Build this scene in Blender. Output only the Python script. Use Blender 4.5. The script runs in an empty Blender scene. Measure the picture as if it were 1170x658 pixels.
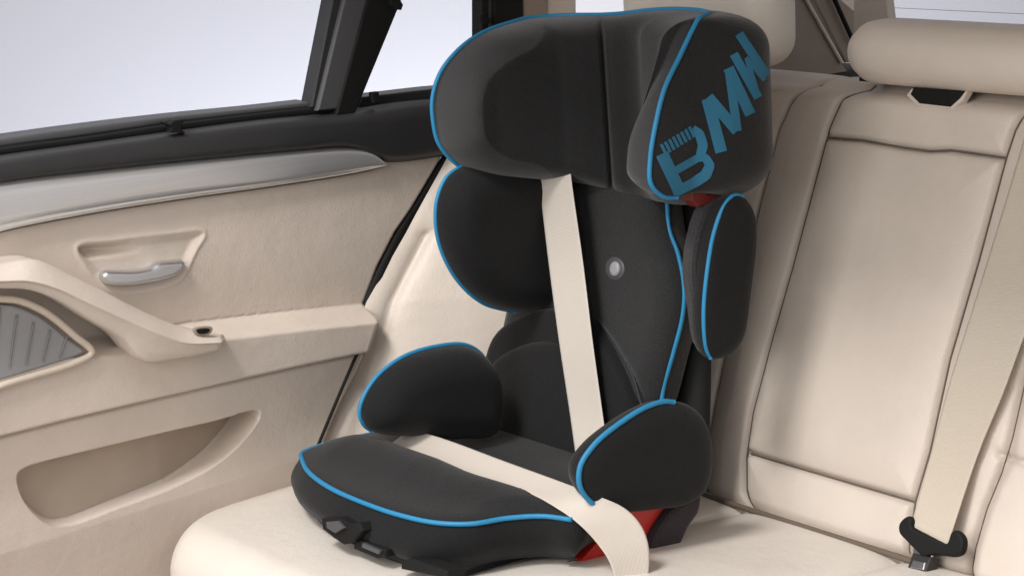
import bpy, math, random
import numpy as np
from mathutils import Vector, Matrix
from mathutils.bvhtree import BVHTree
random.seed(4); np.random.seed(4)
S = bpy.context.scene
COL = S.collection
PI = math.pi

# ------------------------------------------------------------------ camera (solved from the door and bench vanishing points)
CR = np.array([[0.6005127942, -0.1366684290, 0.7878490493],
               [0.7974450222, 0.1749008262, -0.5774869155],
               [-0.0588712202, 0.9750545838, 0.2140157423]])
CF = 2473.0454909
CP = np.array([3.0, -2.18529049, 1.08900317])
cam = bpy.data.cameras.new('camera'); cam_o = bpy.data.objects.new('camera', cam); COL.objects.link(cam_o)
cam.sensor_width = 36; cam.lens = 36 * CF / 1170; cam.clip_end = 100; cam.clip_start = .05
M4 = Matrix.Identity(4)
for i in range(3):
    for j in range(3): M4[i][j] = CR[i][j]
    M4[i][3] = CP[i]
cam_o.matrix_world = M4
S.camera = cam_o

def ray(u, v): return CR @ np.array([u - 585, 329 - v, -CF])
def on(u, v, n, p):
    """measured point of the photograph -> point of a real plane in the car"""
    n = np.array(n, float); p = np.array(p, float); r = ray(u, v)
    return CP + r * (((p - CP) @ n) / (r @ n))

# ------------------------------------------------------------------ materials
def nt(name):
    m = bpy.data.materials.new(name); m.use_nodes = True
    t = m.node_tree; b = t.nodes['Principled BSDF']; return m, t, b
def noise_mix(t, b, c1, c2, scale, detail=4, coord='Object'):
    tc = t.nodes.new('ShaderNodeTexCoord'); n = t.nodes.new('ShaderNodeTexNoise')
    n.inputs['Scale'].default_value = scale; n.inputs['Detail'].default_value = detail
    t.links.new(tc.outputs[coord], n.inputs['Vector'])
    r = t.nodes.new('ShaderNodeValToRGB')
    r.color_ramp.elements[0].position = .3; r.color_ramp.elements[1].position = .7
    r.color_ramp.elements[0].color = (*c1, 1); r.color_ramp.elements[1].color = (*c2, 1)
    t.links.new(n.outputs['Fac'], r.inputs['Fac']); t.links.new(r.outputs['Color'], b.inputs['Base Color'])
    return tc
def bump(t, b, tc, kind, scale, strength, dist=.001, prev=None):
    n = t.nodes.new('ShaderNodeTexVoronoi' if kind == 'vor' else 'ShaderNodeTexNoise')
    n.inputs['Scale'].default_value = scale
    t.links.new(tc.outputs['Object'], n.inputs['Vector'])
    bp = t.nodes.new('ShaderNodeBump'); bp.inputs['Strength'].default_value = strength; bp.inputs['Distance'].default_value = dist
    t.links.new(n.outputs['Distance' if kind == 'vor' else 'Fac'], bp.inputs['Height'])
    if prev: t.links.new(prev.outputs['Normal'], bp.inputs['Normal'])
    t.links.new(bp.outputs['Normal'], b.inputs['Normal']); return bp
def leather(name, c, rough=.48, var=.05):
    m, t, b = nt(name)
    tc = noise_mix(t, b, tuple(x * (1 - var) for x in c), tuple(x * (1 + var) for x in c), 7)
    b.inputs['Roughness'].default_value = rough
    p = bump(t, b, tc, 'noise', 16, .3, .006)
    p = bump(t, b, tc, 'noise', 70, .32, .0015, p)
    bump(t, b, tc, 'vor', 420, .35, .0007, p)
    b.inputs['Specular IOR Level'].default_value = .45
    return m
def fabric(name, c, rough=.85, sheen=.25):
    m, t, b = nt(name)
    tc = noise_mix(t, b, tuple(x * .7 for x in c), tuple(x * 1.3 for x in c), 420, 2)
    b.inputs['Roughness'].default_value = rough
    b.inputs['Sheen Weight'].default_value = sheen; b.inputs['Sheen Roughness'].default_value = .45
    b.inputs['Specular IOR Level'].default_value = .25
    p = bump(t, b, tc, 'noise', 20, .18, .004)
    bump(t, b, tc, 'vor', 430, .6, .001, p)
    return m
def plain(name, c, rough=.5, metal=0, spec=.5, nb=0):
    m, t, b = nt(name)
    tc = noise_mix(t, b, tuple(x * .93 for x in c), tuple(min(1, x * 1.07) for x in c), 12)
    b.inputs['Roughness'].default_value = rough; b.inputs['Metallic'].default_value = metal
    b.inputs['Specular IOR Level'].default_value = spec
    if nb: bump(t, b, tc, 'noise', 400, nb, .0005)
    return m
def brushed(name, c):
    m, t, b = nt(name)
    tc = t.nodes.new('ShaderNodeTexCoord'); mp = t.nodes.new('ShaderNodeMapping'); mp.inputs['Scale'].default_value = (60, 1.2, 500)
    n = t.nodes.new('ShaderNodeTexNoise'); n.inputs['Scale'].default_value = 3; n.inputs['Detail'].default_value = 6
    t.links.new(tc.outputs['Object'], mp.inputs['Vector']); t.links.new(mp.outputs['Vector'], n.inputs['Vector'])
    r = t.nodes.new('ShaderNodeValToRGB'); r.color_ramp.elements[0].color = (*[x * .78 for x in c], 1); r.color_ramp.elements[1].color = (*[min(1, x * 1.15) for x in c], 1)
    t.links.new(n.outputs['Fac'], r.inputs['Fac']); t.links.new(r.outputs['Color'], b.inputs['Base Color'])
    b.inputs['Metallic'].default_value = .7; b.inputs['Roughness'].default_value = .3
    return m
def webbing(name, c, axis='Z'):
    m, t, b = nt(name)
    tc = t.nodes.new('ShaderNodeTexCoord'); w = t.nodes.new('ShaderNodeTexWave'); w.bands_direction = axis
    w.inputs['Scale'].default_value = 140; w.inputs['Distortion'].default_value = .6; w.inputs['Detail'].default_value = 2
    t.links.new(tc.outputs['Object'], w.inputs['Vector'])
    r = t.nodes.new('ShaderNodeValToRGB'); r.color_ramp.elements[0].color = (*[x * .95 for x in c], 1); r.color_ramp.elements[1].color = (*[x * 1.02 for x in c], 1)
    t.links.new(w.outputs['Fac'], r.inputs['Fac']); t.links.new(r.outputs['Color'], b.inputs['Base Color'])
    bp = t.nodes.new('ShaderNodeBump'); bp.inputs['Strength'].default_value = .4; bp.inputs['Distance'].default_value = .0006
    t.links.new(w.outputs['Fac'], bp.inputs['Height'])
    b.inputs['Roughness'].default_value = .62; b.inputs['Sheen Weight'].default_value = .12
    bump(t, b, tc, 'noise', 40, .25, .002, bp)
    return m
def glass(name, tint):
    m = bpy.data.materials.new(name); m.use_nodes = True; t = m.node_tree; t.nodes.clear()
    o = t.nodes.new('ShaderNodeOutputMaterial'); tr = t.nodes.new('ShaderNodeBsdfTransparent'); g = t.nodes.new('ShaderNodeBsdfGlossy')
    fr = t.nodes.new('ShaderNodeFresnel'); fr.inputs['IOR'].default_value = 1.25
    tr.inputs['Color'].default_value = (*tint, 1); g.inputs['Roughness'].default_value = .02
    mx = t.nodes.new('ShaderNodeMixShader'); ge = t.nodes.new('ShaderNodeNewGeometry'); ml = t.nodes.new('ShaderNodeMath'); ml.operation = 'MULTIPLY'; iv = t.nodes.new('ShaderNodeMath'); iv.operation = 'SUBTRACT'; iv.inputs[0].default_value = 1
    t.links.new(ge.outputs['Backfacing'], iv.inputs[1]); t.links.new(iv.outputs[0], ml.inputs[0]); t.links.new(fr.outputs[0], ml.inputs[1]); t.links.new(ml.outputs[0], mx.inputs[0]); t.links.new(tr.outputs[0], mx.inputs[1]); t.links.new(g.outputs[0], mx.inputs[2])
    t.links.new(mx.outputs[0], o.inputs['Surface']); return m

LEA = leather('beige_leather', (.62, .545, .475), .42)
LEAC = leather('cream_leather', (.655, .60, .54), .42)
DOORL = leather('door_leather', (.61, .53, .46), .45)
DOORS = leather('door_soft_plastic', (.58, .50, .415), .5)
POCKSHADE = plain('pocket_shade_brown', (.40, .325, .255), .8, nb=.3)  # darker than the door panel: the recess's shade put into the colour
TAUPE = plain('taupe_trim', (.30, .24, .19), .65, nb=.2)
FAB = fabric('black_fabric', (.0065, .0065, .007), sheen=.12)
FABG = fabric('dark_grey_fabric', (.013, .013, .0135), sheen=.26)
HEADF = fabric('headrest_fabric', (.012, .012, .0125), sheen=.26)
def _two_cloths():
    t = HEADF.node_tree; b = t.nodes['Principled BSDF']; src = b.inputs['Base Color'].links[0].from_socket
    at = t.nodes.new('ShaderNodeAttribute'); at.attribute_name = 'edge_cloth'
    rp = t.nodes.new('ShaderNodeMapRange'); rp.inputs[1].default_value = .46; rp.inputs[2].default_value = .56
    mx = t.nodes.new('ShaderNodeMix'); mx.data_type = 'RGBA'
    t.links.new(at.outputs['Fac'], rp.inputs[0]); t.links.new(rp.outputs[0], mx.inputs['Factor'])
    t.links.new(src, mx.inputs['A']); mx.inputs['B'].default_value = (.034, .034, .035, 1)
    t.links.new(mx.outputs['Result'], b.inputs['Base Color'])
_two_cloths()
FABP = fabric('backrest_fabric', (.019, .019, .0195), sheen=.3)
FABR = fabric('grey_edge_fabric', (.040, .040, .041), sheen=.30)
FABM = fabric('charcoal_fabric', (.0105, .0105, .011), sheen=.16)
BLUE = plain('blue_piping', (.014, .205, .40), .55, nb=.5)
BLUEP = plain('blue_print', (.016, .135, .235), .75, nb=.4)
BLK = plain('black_rubber', (.007, .007, .007), .7, spec=.25, nb=.2)
BLKP = plain('black_plastic', (.02, .02, .021), .45, nb=.15)
SILL = plain('sill_plastic', (.028, .028, .03), .42, nb=.15)
POSTG = plain('grey_pillar', (.07, .07, .075), .45, nb=.1)
RED = plain('red_plastic', (.55, .02, .012), .4)
REDD = plain('dark_red_plastic', (.15, .014, .010), .5)
CHROME = plain('satin_chrome', (.74, .76, .80), .3, 1)
ALU = brushed('brushed_aluminium', (.72, .72, .73))
ALUB = brushed('bright_aluminium', (.85, .84, .82))
GRILLED = plain('dark_speaker_mesh', (.30, .30, .305), .55, .3, nb=1.0)
GRILLE = plain('speaker_mesh', (.20, .20, .21), .55, .3, nb=.3)
WEB = webbing('belt_webbing', (.58, .525, .465))
WEBX = webbing('lap_webbing', (.55, .495, .435), 'X')
for _n2 in WEBX.node_tree.nodes:
    if _n2.type == 'BUMP' and abs(_n2.inputs['Strength'].default_value - .4) < 1e-3: _n2.inputs['Strength'].default_value = .12
WEBG = webbing('belt_webbing_grey_beige', (.53, .465, .38))
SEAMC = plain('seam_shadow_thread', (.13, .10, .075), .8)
BOOT = fabric('dark_grey_cover', (.035, .028, .032), sheen=.1)
GLS = glass('window_glass', (.97, .98, 1))
BADGE = plain('grey_badge', (.30, .30, .31), .35)
STEEL = plain('buckle_steel', (.5, .5, .52), .3, 1)
BACKM, _t, _b = nt('studio_wall'); _b.inputs['Base Color'].default_value = (.32, .32, .34, 1); _b.inputs['Roughness'].default_value = .95

# ------------------------------------------------------------------ object helpers
def link(name, verts, faces, mat, parent=None, smooth=True):
    me = bpy.data.meshes.new(name); me.from_pydata([tuple(map(float, v)) for v in verts], [], [tuple(map(int, f)) for f in faces]); me.update()
    if smooth: me.polygons.foreach_set('use_smooth', [True] * len(me.polygons))
    me.materials.append(mat)
    o = bpy.data.objects.new(name, me); COL.objects.link(o)
    if parent:
        o.parent = parent; o.location = -Vector(parent.location) if parent.parent is None else (0, 0, 0)
    return o
def thing(name, label, cat, loc=(0, 0, 0), group=None):
    o = bpy.data.objects.new(name, None); COL.objects.link(o); o.location = loc; o.empty_display_size = .05
    o['label'] = label; o['category'] = cat
    if group: o['group'] = group
    return o
def tag(o, label, cat, group=None):
    o['label'] = label; o['category'] = cat
    if group: o['group'] = group
    return o
def struct(o): o['kind'] = 'structure'; return o

def spline(pts, n=160, closed=True):
    P = np.array(pts, float)
    if closed: Q = np.vstack([P[-1], P, P[0], P[1]])
    else: Q = np.vstack([2 * P[0] - P[1], P, 2 * P[-1] - P[-2]])
    out = []
    for i in range(1, len(Q) - 2):
        p0, p1, p2, p3 = Q[i - 1:i + 3]
        # centripetal Catmull-Rom
        d = [max(np.linalg.norm(b - a), 1e-9) ** .5 for a, b in ((p0, p1), (p1, p2), (p2, p3))]
        t0 = 0; t1 = d[0]; t2 = t1 + d[1]; t3 = t2 + d[2]
        for t in np.linspace(t1, t2, 24, endpoint=False):
            A1 = (t1 - t) / (t1 - t0) * p0 + (t - t0) / (t1 - t0) * p1
            A2 = (t2 - t) / (t2 - t1) * p1 + (t - t1) / (t2 - t1) * p2
            A3 = (t3 - t) / (t3 - t2) * p2 + (t - t2) / (t3 - t2) * p3
            B1 = (t2 - t) / (t2 - t0) * A1 + (t - t0) / (t2 - t0) * A2
            B2 = (t3 - t) / (t3 - t1) * A2 + (t - t1) / (t3 - t1) * A3
            out.append((t2 - t) / (t2 - t1) * B1 + (t - t1) / (t2 - t1) * B2)
    if not closed: out.append(P[-1])
    out = np.array(out)
    R_ = np.vstack([out, out[0]]) if closed else out
    L = np.concatenate([[0], np.cumsum(np.linalg.norm(np.diff(R_, axis=0), axis=1))])
    s = np.linspace(0, L[-1], n, endpoint=not closed)
    return np.stack([np.interp(s, L, R_[:, k]) for k in range(P.shape[1])], 1)
def pline(pts, n):
    R_ = np.array(pts, float)
    L = np.concatenate([[0], np.cumsum(np.linalg.norm(np.diff(R_, axis=0), axis=1))])
    s = np.linspace(0, L[-1], n)
    return np.stack([np.interp(s, L, R_[:, k]) for k in range(R_.shape[1])], 1)
def segdist(P, line, closed=False):
    L = np.array(line, float)
    if closed: L = np.vstack([L, L[0]])
    best = np.full(len(P), 1e9)
    for a, b in zip(L[:-1], L[1:]):
        ab = b - a; q = ab @ ab
        if q < 1e-14: continue
        t = np.clip(((P - a) @ ab) / q, 0, 1)
        d = np.linalg.norm(P - a - t[:, None] * ab, axis=1); best = np.minimum(best, d)
    return best
def smooth01(x): x = np.clip(x, 0, 1); return x * x * (3 - 2 * x)

class Frame:
    """flat working plane: origin, in-plane axes e1, e2, outward normal n"""
    def __init__(s, o, e1, e2):
        s.o = np.array(o, float); s.e1 = np.array(e1, float) / np.linalg.norm(e1)
        e2 = np.array(e2, float); e2 = e2 - (e2 @ s.e1) * s.e1; s.e2 = e2 / np.linalg.norm(e2); s.n = np.cross(s.e1, s.e2)
    def flat(s, pts): return np.array([[(q - s.o) @ s.e1, (q - s.o) @ s.e2] for q in (on(u, v, s.n, s.o) for u, v in pts)])
    def to3(s, P, h=0):
        P = np.asarray(P, float); h = np.broadcast_to(np.asarray(h, float), (len(P),))
        return s.o + P[:, :1] * s.e1 + P[:, 1:2] * s.e2 + h[:, None] * s.n
FX = lambda x: Frame((x, 0, 0), (0, 1, 0), (0, 0, 1))      # faces +X (towards the camera), coordinates (y, z)
FY = lambda y: Frame((0, y, 0), (1, 0, 0), (0, 0, 1))      # faces -Y, coordinates (x, z)
FZ = lambda z: Frame((0, 0, z), (1, 0, 0), (0, 1, 0))      # faces up, coordinates (x, y)
def FB(off=0, lean=.384): return Frame((0, -off, 0), (1, 0, 0), (0, lean, 1))   # reclined like the backrest

def pillow(name, out2, to3, Hf, Hb, wf, wb, mat, parent=None, pf=2.0, pb=2.0, grooves=(), spine=None, nr=26, extra=None, skirt=0):
    """closed cushion: outline out2 (n,2), front puff Hf rising over width wf, back puff Hb over wb"""
    O = np.asarray(out2, float); n = len(O)
    c = O.mean(0)
    if spine is None: T = np.repeat(c[None], n, 0)
    else:
        a, b = np.array(spine, float); ab = b - a
        t = np.clip(((O - a) @ ab) / (ab @ ab), 0, 1); T = a + t[:, None] * ab
    ks = 1 - (np.linspace(0, 1, nr) ** 1.6)
    verts = []; faces = []
    def prof(d, H, w, p): e = 1 - np.clip(d / w, 0, 1); return H * np.maximum(1 - e ** p, 0) ** (1 / p)
    def rings(H, w, p, sgn, useg):
        vs = []
        for i, k in enumerate(ks):
            P = T + (O - T) * k
            d = segdist(P, O, True) if i else np.zeros(n)
            h = prof(d, H(P) if callable(H) else H, w, p) * sgn
            if useg:
                for g, dep, wid in grooves: h = h - dep * np.exp(-(segdist(P, g) / wid) ** 2) * (i > 0)
                if extra is not None: h = h + extra(P) * (1 if skirt else smooth01(d / (w * .6)))
            vs.append(to3(P, h))
        return vs
    F = rings(Hf, wf, pf, 1, True); B = rings(Hb, wb, pb, -1, False)
    def add(R0, start):
        for r in R0: verts.extend(r)
    add(F, 0)
    for i in range(nr - 1):
        for j in range(n):
            k = (j + 1) % n
            faces.append((i * n + j, i * n + k, (i + 1) * n + k, (i + 1) * n + j))
    base = len(verts); add(B[1:], 0)
    def bi(i, j): return j if i == 0 else base + (i - 1) * n + j
    for i in range(nr - 1):
        for j in range(n):
            k = (j + 1) % n
            faces.append((bi(i, k), bi(i, j), bi(i + 1, j), bi(i + 1, k)))
    return link(name, verts, faces, mat, parent)
def tube(name, pts, r, mat, parent=None, closed=False, ns=8, flat=None):
    P = np.array(pts, float); n = len(P)
    T = np.gradient(P, axis=0) if not closed else np.roll(P, -1, 0) - np.roll(P, 1, 0)
    T /= np.linalg.norm(T, axis=1)[:, None] + 1e-12
    up = np.array([0, 0, 1.]); V = []; F = []
    a = np.cross(T[0], up); a = a if np.linalg.norm(a) > .1 else np.cross(T[0], [1, 0, 0]); a /= np.linalg.norm(a)
    for i in range(n):
        a = a - (a @ T[i]) * T[i]; a /= np.linalg.norm(a); b = np.cross(T[i], a)
        ri = r[i] if hasattr(r, '__len__') else r
        for k in range(ns): V.append(P[i] + ri * (math.cos(2 * PI * k / ns) * a + math.sin(2 * PI * k / ns) * b))
    m = n if closed else n - 1
    for i in range(m):
        for k in range(ns):
            F.append((i * ns + k, ((i + 1) % n) * ns + k, ((i + 1) % n) * ns + (k + 1) % ns, i * ns + (k + 1) % ns))
    if not closed: F.append(tuple(reversed(range(ns)))); F.append(tuple((n - 1) * ns + k for k in range(ns)))
    return link(name, V, F, mat, parent)
def slab(name, fr, px, thick, mat, parent=None, bev=.002, raw=None, smooth_n=None):
    """prism with bevelled front edge; outline measured on the plane of fr, thickness goes back from it"""
    O = fr.flat(px) if raw is None else np.array(raw, float)
    if smooth_n: O = spline(O, smooth_n)
    a = sum(O[i - 1][0] * O[i][1] - O[i][0] * O[i - 1][1] for i in range(len(O)))
    if a < 0: O = O[::-1]
    n = len(O)
    e = O - np.roll(O, 1, 0); e /= np.linalg.norm(e, axis=1)[:, None] + 1e-12; e2 = np.roll(e, -1, 0)
    nn = np.stack([-(e[:, 1] + e2[:, 1]), e[:, 0] + e2[:, 0]], 1); nn /= np.linalg.norm(nn, axis=1)[:, None] + 1e-12
    rows = [fr.to3(O, -thick), fr.to3(O, -bev), fr.to3(O + nn * bev * .3, -bev * .3), fr.to3(O + nn * bev, 0)]
    V = np.vstack(rows); F = []
    for i in range(3):
        for j in range(n):
            k = (j + 1) % n; F.append((i * n + j, i * n + k, (i + 1) * n + k, (i + 1) * n + j))
    F.append(tuple(3 * n + j for j in range(n))); F.append(tuple(reversed(range(n))))
    return link(name, V, F, mat, parent, smooth=False)
def grid(name, X, mat, parent=None, thick=None):
    """X (a,b,3) surface"""
    a, b = X.shape[:2]
    V = X.reshape(-1, 3)
    I = np.arange(a * b).reshape(a, b)
    F = np.stack([I[:-1, :-1], I[1:, :-1], I[1:, 1:], I[:-1, 1:]], -1).reshape(-1, 4)
    me = bpy.data.meshes.new(name)
    me.vertices.add(len(V)); me.vertices.foreach_set('co', V.ravel())
    me.loops.add(F.size); me.loops.foreach_set('vertex_index', F.ravel().astype(np.int32))
    me.polygons.add(len(F)); me.polygons.foreach_set('loop_start', np.arange(0, F.size, 4, dtype=np.int32)); me.polygons.foreach_set('loop_total', np.full(len(F), 4, dtype=np.int32))
    me.update(calc_edges=True); me.validate()
    me.polygons.foreach_set('use_smooth', [True] * len(F)); me.materials.append(mat)
    o = bpy.data.objects.new(name, me); COL.objects.link(o)
    if parent: o.parent = parent; o.location = -Vector(parent.location) if parent.parent is None else (0, 0, 0)
    return o
def band(name, path, side, up, w, t, mat, parent=None):
    """belt webbing: path points, per-point side unit vectors, width w, thickness t"""
    P = np.array(path); Sd = np.array(side); U = np.array(up); n = len(P); V = []; F = []
    prof = [(-.5, -.5), (-.5, .3), (-.46, .5), (-.42, .35), (0, .42), (.42, .35), (.46, .5), (.5, .3), (.5, -.5)]
    m = len(prof)
    for i in range(n):
        wi = w[i] if hasattr(w, '__len__') else w
        for a, b in prof: V.append(P[i] + Sd[i] * a * wi + U[i] * b * t)
    for i in range(n - 1):
        for k in range(m): F.append((i * m + k, i * m + (k + 1) % m, (i + 1) * m + (k + 1) % m, (i + 1) * m + k))
    F.append(tuple(range(m))); F.append(tuple(reversed([(n - 1) * m + k for k in range(m)])))
    return link(name, V, F, mat, parent)
def edgeband(name, L, R_, t, mat, parent=None, n=60):
    """webbing between two measured edges (3D polylines)"""
    L = spline(L, n, False); R_ = spline(R_, n, False)
    P = (L + R_) / 2; W = np.linalg.norm(R_ - L, axis=1); Sd = (R_ - L) / W[:, None]
    T = np.gradient(P, axis=0); T /= np.linalg.norm(T, axis=1)[:, None]
    U = np.cross(Sd, T); U /= np.linalg.norm(U, axis=1)[:, None]
    view = CP - P
    sgn = np.sign((U * view).sum(1)); U *= sgn[:, None]
    return band(name, P, Sd, U, W, t, mat, parent)

# =================================================================== REAR BENCH
bench = thing('rear_bench_seat', 'beige leather rear bench seat running along under the black child seat', 'car seat', (.75, 0, 0))
def lean(z): return .384 * z
DOORZ = np.array([-.10, .0, .093, .297, .40, .509, .60, .70]); DOORY = np.array([-.46, -.44, -.402, -.288, -.20, -.109, -.04, 0.0])
def back_y(x, z):
    yd = np.interp(z, DOORZ, DOORY)
    b = lean(z) - yd
    w = np.clip(1 - (x - .0) / .30, 0, 1)
    f = w ** 1.25
    y = lean(z) - b * f
    return y
def hit_back(u, v):
    r = ray(u, v); r /= np.linalg.norm(r)
    prev = None
    for t in np.arange(2.2, 4.5, .002):
        q = CP + r * t
        if q[1] > back_y(q[0], q[2]): return (q[0], q[2])
    return (q[0], q[2])
def seam(px): return np.array([hit_back(*p) for p in px])
S0 = seam([(925, 92), (905, 118), (890, 150), (873, 215), (851, 300), (838, 345), (828, 395), (818, 450), (808, 500), (806, 560)])
S1t = seam([(985, 92), (962, 112), (948, 145), (943, 162)])
S1 = seam([(943, 162), (905, 305), (882, 385), (860, 470), (852, 520), (853, 560), (861, 592)])
S2 = seam([(1180, 112), (1160, 148), (1149, 180), (1117, 300), (1085, 410), (1062, 515), (1045, 573), (1036, 640)])
SH = seam([(946, 157), (985, 160), (1030, 168), (1060, 172), (1085, 171), (1149, 180)])
SL = seam([(856, 517), (900, 530), (950, 545), (1046, 573)])
SB = seam([(488, 268), (462, 320), (439, 378), (420, 440)])
SR = seam([(1215, 320), (1170, 432), (1154, 500), (1142, 540), (1126, 580), (1113, 625), (1108, 658), (1106, 690)])
SRH = seam([(1142, 519), (1170, 527), (1260, 555)])
x_s1 = lambda z: np.interp(z, S1[::-1, 1], S1[::-1, 0])
Z1, Z2 = -.03, .642
def puffs(P, seams, dep, wid, pw, ph):
    """grooves plus the soft swelling of the panels between them"""
    h = np.zeros(len(P)); dm = np.full(len(P), 1e9)
    for s, k in seams:
        d = segdist(P, s); dm = np.minimum(dm, d * (1 if k > .6 else 2.2))
        h -= dep * k * np.exp(-(d / wid) ** 2)
    return h + ph * (1 - np.exp(-dm / pw))
def back_part(name, xs, zs, seams, mat=LEA, xlim=None, extra=None):
    XX, ZZ = np.meshgrid(xs, zs, indexing='ij'); P = np.stack([XX.ravel(), ZZ.ravel()], 1)
    if xlim is not None:     # remap columns between two seam curves
        lo, hi = xlim; z = P[:, 1]; f = (P[:, 0] - xs[0]) / (xs[-1] - xs[0])
        P[:, 0] = lo(z) + f * (hi(z) - lo(z))
    h = puffs(P, seams, .009, .0042, .022, .012)
    top = (Z2 - P[:, 1])
    h -= .03 * np.clip(1 - top / .03, 0, 1) ** 2.2           # rounded shoulder
    h += .010 * np.sin(P[:, 0] * 9 + 1) * np.sin(P[:, 1] * 7) * .3
    if extra is not None: h += extra(P)
    h -= .035 * np.clip(1 - (P[:, 1] + .005) / .03, 0, 1) ** 2    # roll into the crease
    x, z = P[:, 0], P[:, 1]
    e = 1e-3
    gx = (back_y(x + e, z) - back_y(x - e, z)) / (2 * e); gz = (back_y(x, z + e) - back_y(x, z - e)) / (2 * e)
    N = np.stack([gx, -np.ones_like(gx), gz], 1); N /= np.linalg.norm(N, axis=1)[:, None]
    V = np.stack([x, back_y(x, z), z], 1) + N * h[:, None]
    V = V.reshape(len(xs), len(zs), 3)
    # top edge folds over and drops behind
    last = V[:, -1]; rows = []
    for k, (dy, dz) in enumerate([(.012, .006), (.035, .008), (.07, .006), (.09, -.01), (.095, -.2)]): rows.append(last + np.array([0, dy, dz]))
    V = np.concatenate([V, np.stack(rows, 1)], 1)
    return grid(name, V, mat, bench)
zs = np.arange(Z1, Z2 + .001, .0028)
c0 = lambda z: np.interp(z, np.concatenate([S1[::-1, 1], S1t[::-1, 1][1:]]), np.concatenate([S1[::-1, 0], S1t[::-1, 0][1:]]))
c2 = lambda z: np.interp(z, S2[::-1, 1], S2[::-1, 0])
S1all = np.vstack([S1t, S1])
left = back_part('backrest', np.concatenate([np.arange(.0, .3, .0035), np.arange(.3, .62, .0028)]), zs, [(S0, .8), (SB, .35), (S1all, 1)],
                 xlim=(lambda z: 0 * z, c0))
cen = back_part('centre_backrest', np.arange(.62, .94, .0028), zs, [(S1all, 1), (S2, 1), (SH, 1), (SL, 1)], xlim=(c0, c2))
rgt = back_part('backrest', np.arange(.94, 1.56, .003), zs, [(S2, 1), (SR, 1.3), (SRH, .8)], xlim=(c2, lambda z: 1.56 + 0 * z),
                extra=lambda P: .03 * smooth01((P[:, 0] - np.interp(P[:, 1], SR[::-1, 1], SR[::-1, 0])) / .05))
def seam_line(line, parent, lo=-9, hi=9, r=.0014, h=-.0035):
    L = pline(line, 120); L = L[(L[:, 1] > lo) & (L[:, 1] < hi)]
    x, z = L[:, 0], L[:, 1]; e = 1e-3
    gx = (back_y(x + e, z) - back_y(x - e, z)) / (2 * e); gz = (back_y(x, z + e) - back_y(x, z - e)) / (2 * e)
    N = np.stack([gx, -np.ones_like(gx), gz], 1); N /= np.linalg.norm(N, axis=1)[:, None]
    hh = h - .03 * np.clip(1 - (Z2 - z) / .03, 0, 1) ** 2.2 - .035 * np.clip(1 - (z + .005) / .03, 0, 1) ** 2 + .003 * np.sin(x * 9 + 1) * np.sin(z * 7)
    tube('seam', np.stack([x, back_y(x, z), z], 1) + N * hh[:, None], r, SEAMC, parent, ns=6)
seam_line(S1all, cen, lo=.01); seam_line(S2, cen, lo=.01); seam_line(SH, cen, r=.0018); seam_line(SL, cen)
seam_line(S0, left, lo=.0, r=.0010, h=-.0045); seam_line(SR, rgt, lo=.01, r=.0010)
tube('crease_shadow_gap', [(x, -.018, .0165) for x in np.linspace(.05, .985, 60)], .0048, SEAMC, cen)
# belt slot at the top of the centre backrest
fb = FB(.012)
slab('belt_slot', FB(.0105), [(1041, 101), (1035, 109), (1046, 120.5), (1087, 125), (1099, 115), (1106, 103)], .012, LEA, cen, .003)
slab('slot_opening', FB(.013), [(1044, 100), (1040, 108), (1050, 118), (1085, 122), (1096, 112), (1102, 104)], .006, BLK, cen, .001)

# bench cushion: heightfield, front roll, crowned, outline at the door side rounded
def cushion():
    xs = np.concatenate([np.arange(.008, .2, .006), np.arange(.2, 1.56, .009)]); vs = np.linspace(0, 1, 130)
    V = np.zeros((len(xs), len(vs), 3))
    for i, x in enumerate(xs):
        e = (x - .008)
        side = max(0, 1 - e / .14)
        yf = -.66 - .10 + .16 * side ** 2.4
        yb = .035
        drop = .0 + .02 * side ** 2.6
        for j, s in enumerate(vs):
            if s < .62:                       # top, back to front
                q = s / .62; y = yb + (yf + .07 - yb) * q
                z = .004 + .030 * smooth01(np.array((q) / .85)) - .018 * max(0, 1 - q / .07) ** 2
                z += .008 * math.sin(q * PI)
            else:                             # front roll down
                a = (s - .62) / .38
                z0 = .034 + .0
                if a < .5:
                    th = a / .5 * PI / 2; y = yf + .07 - .07 * math.sin(th); z = z0 - .075 * (1 - math.cos(th))
                else: y = yf + .0 + .03 * (a - .5); z = z0 - .075 - .26 * (a - .5) / .5
            V[i, j] = (x, y, z - drop)
    P = V[:, :, :2].reshape(-1, 2)
    s1 = [(.615, .1), (.60, -.25), (.60, -.85)]; s2 = [(.93, .1), (.945, -.25), (.95, -.85)]
    h = puffs(P, [(s1, 1), (s2, 1), ([(.0, -.36), (.6, -.36)], .55)], .008, .0055, .03, .010)
    V[:, :, 2] += h.reshape(len(xs), len(vs))
    # side wall towards the door
    first = V[0]; rows = [first + np.array([-.010, 0, -.006]), first + np.array([-.017, 0, -.02]), first + np.array([-.02, 0, -.3])]
    V = np.concatenate([np.stack(rows[::-1], 0), V], 0)
    return grid('seat_cushion', V[::-1], LEAC, bench)
cushion()

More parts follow.
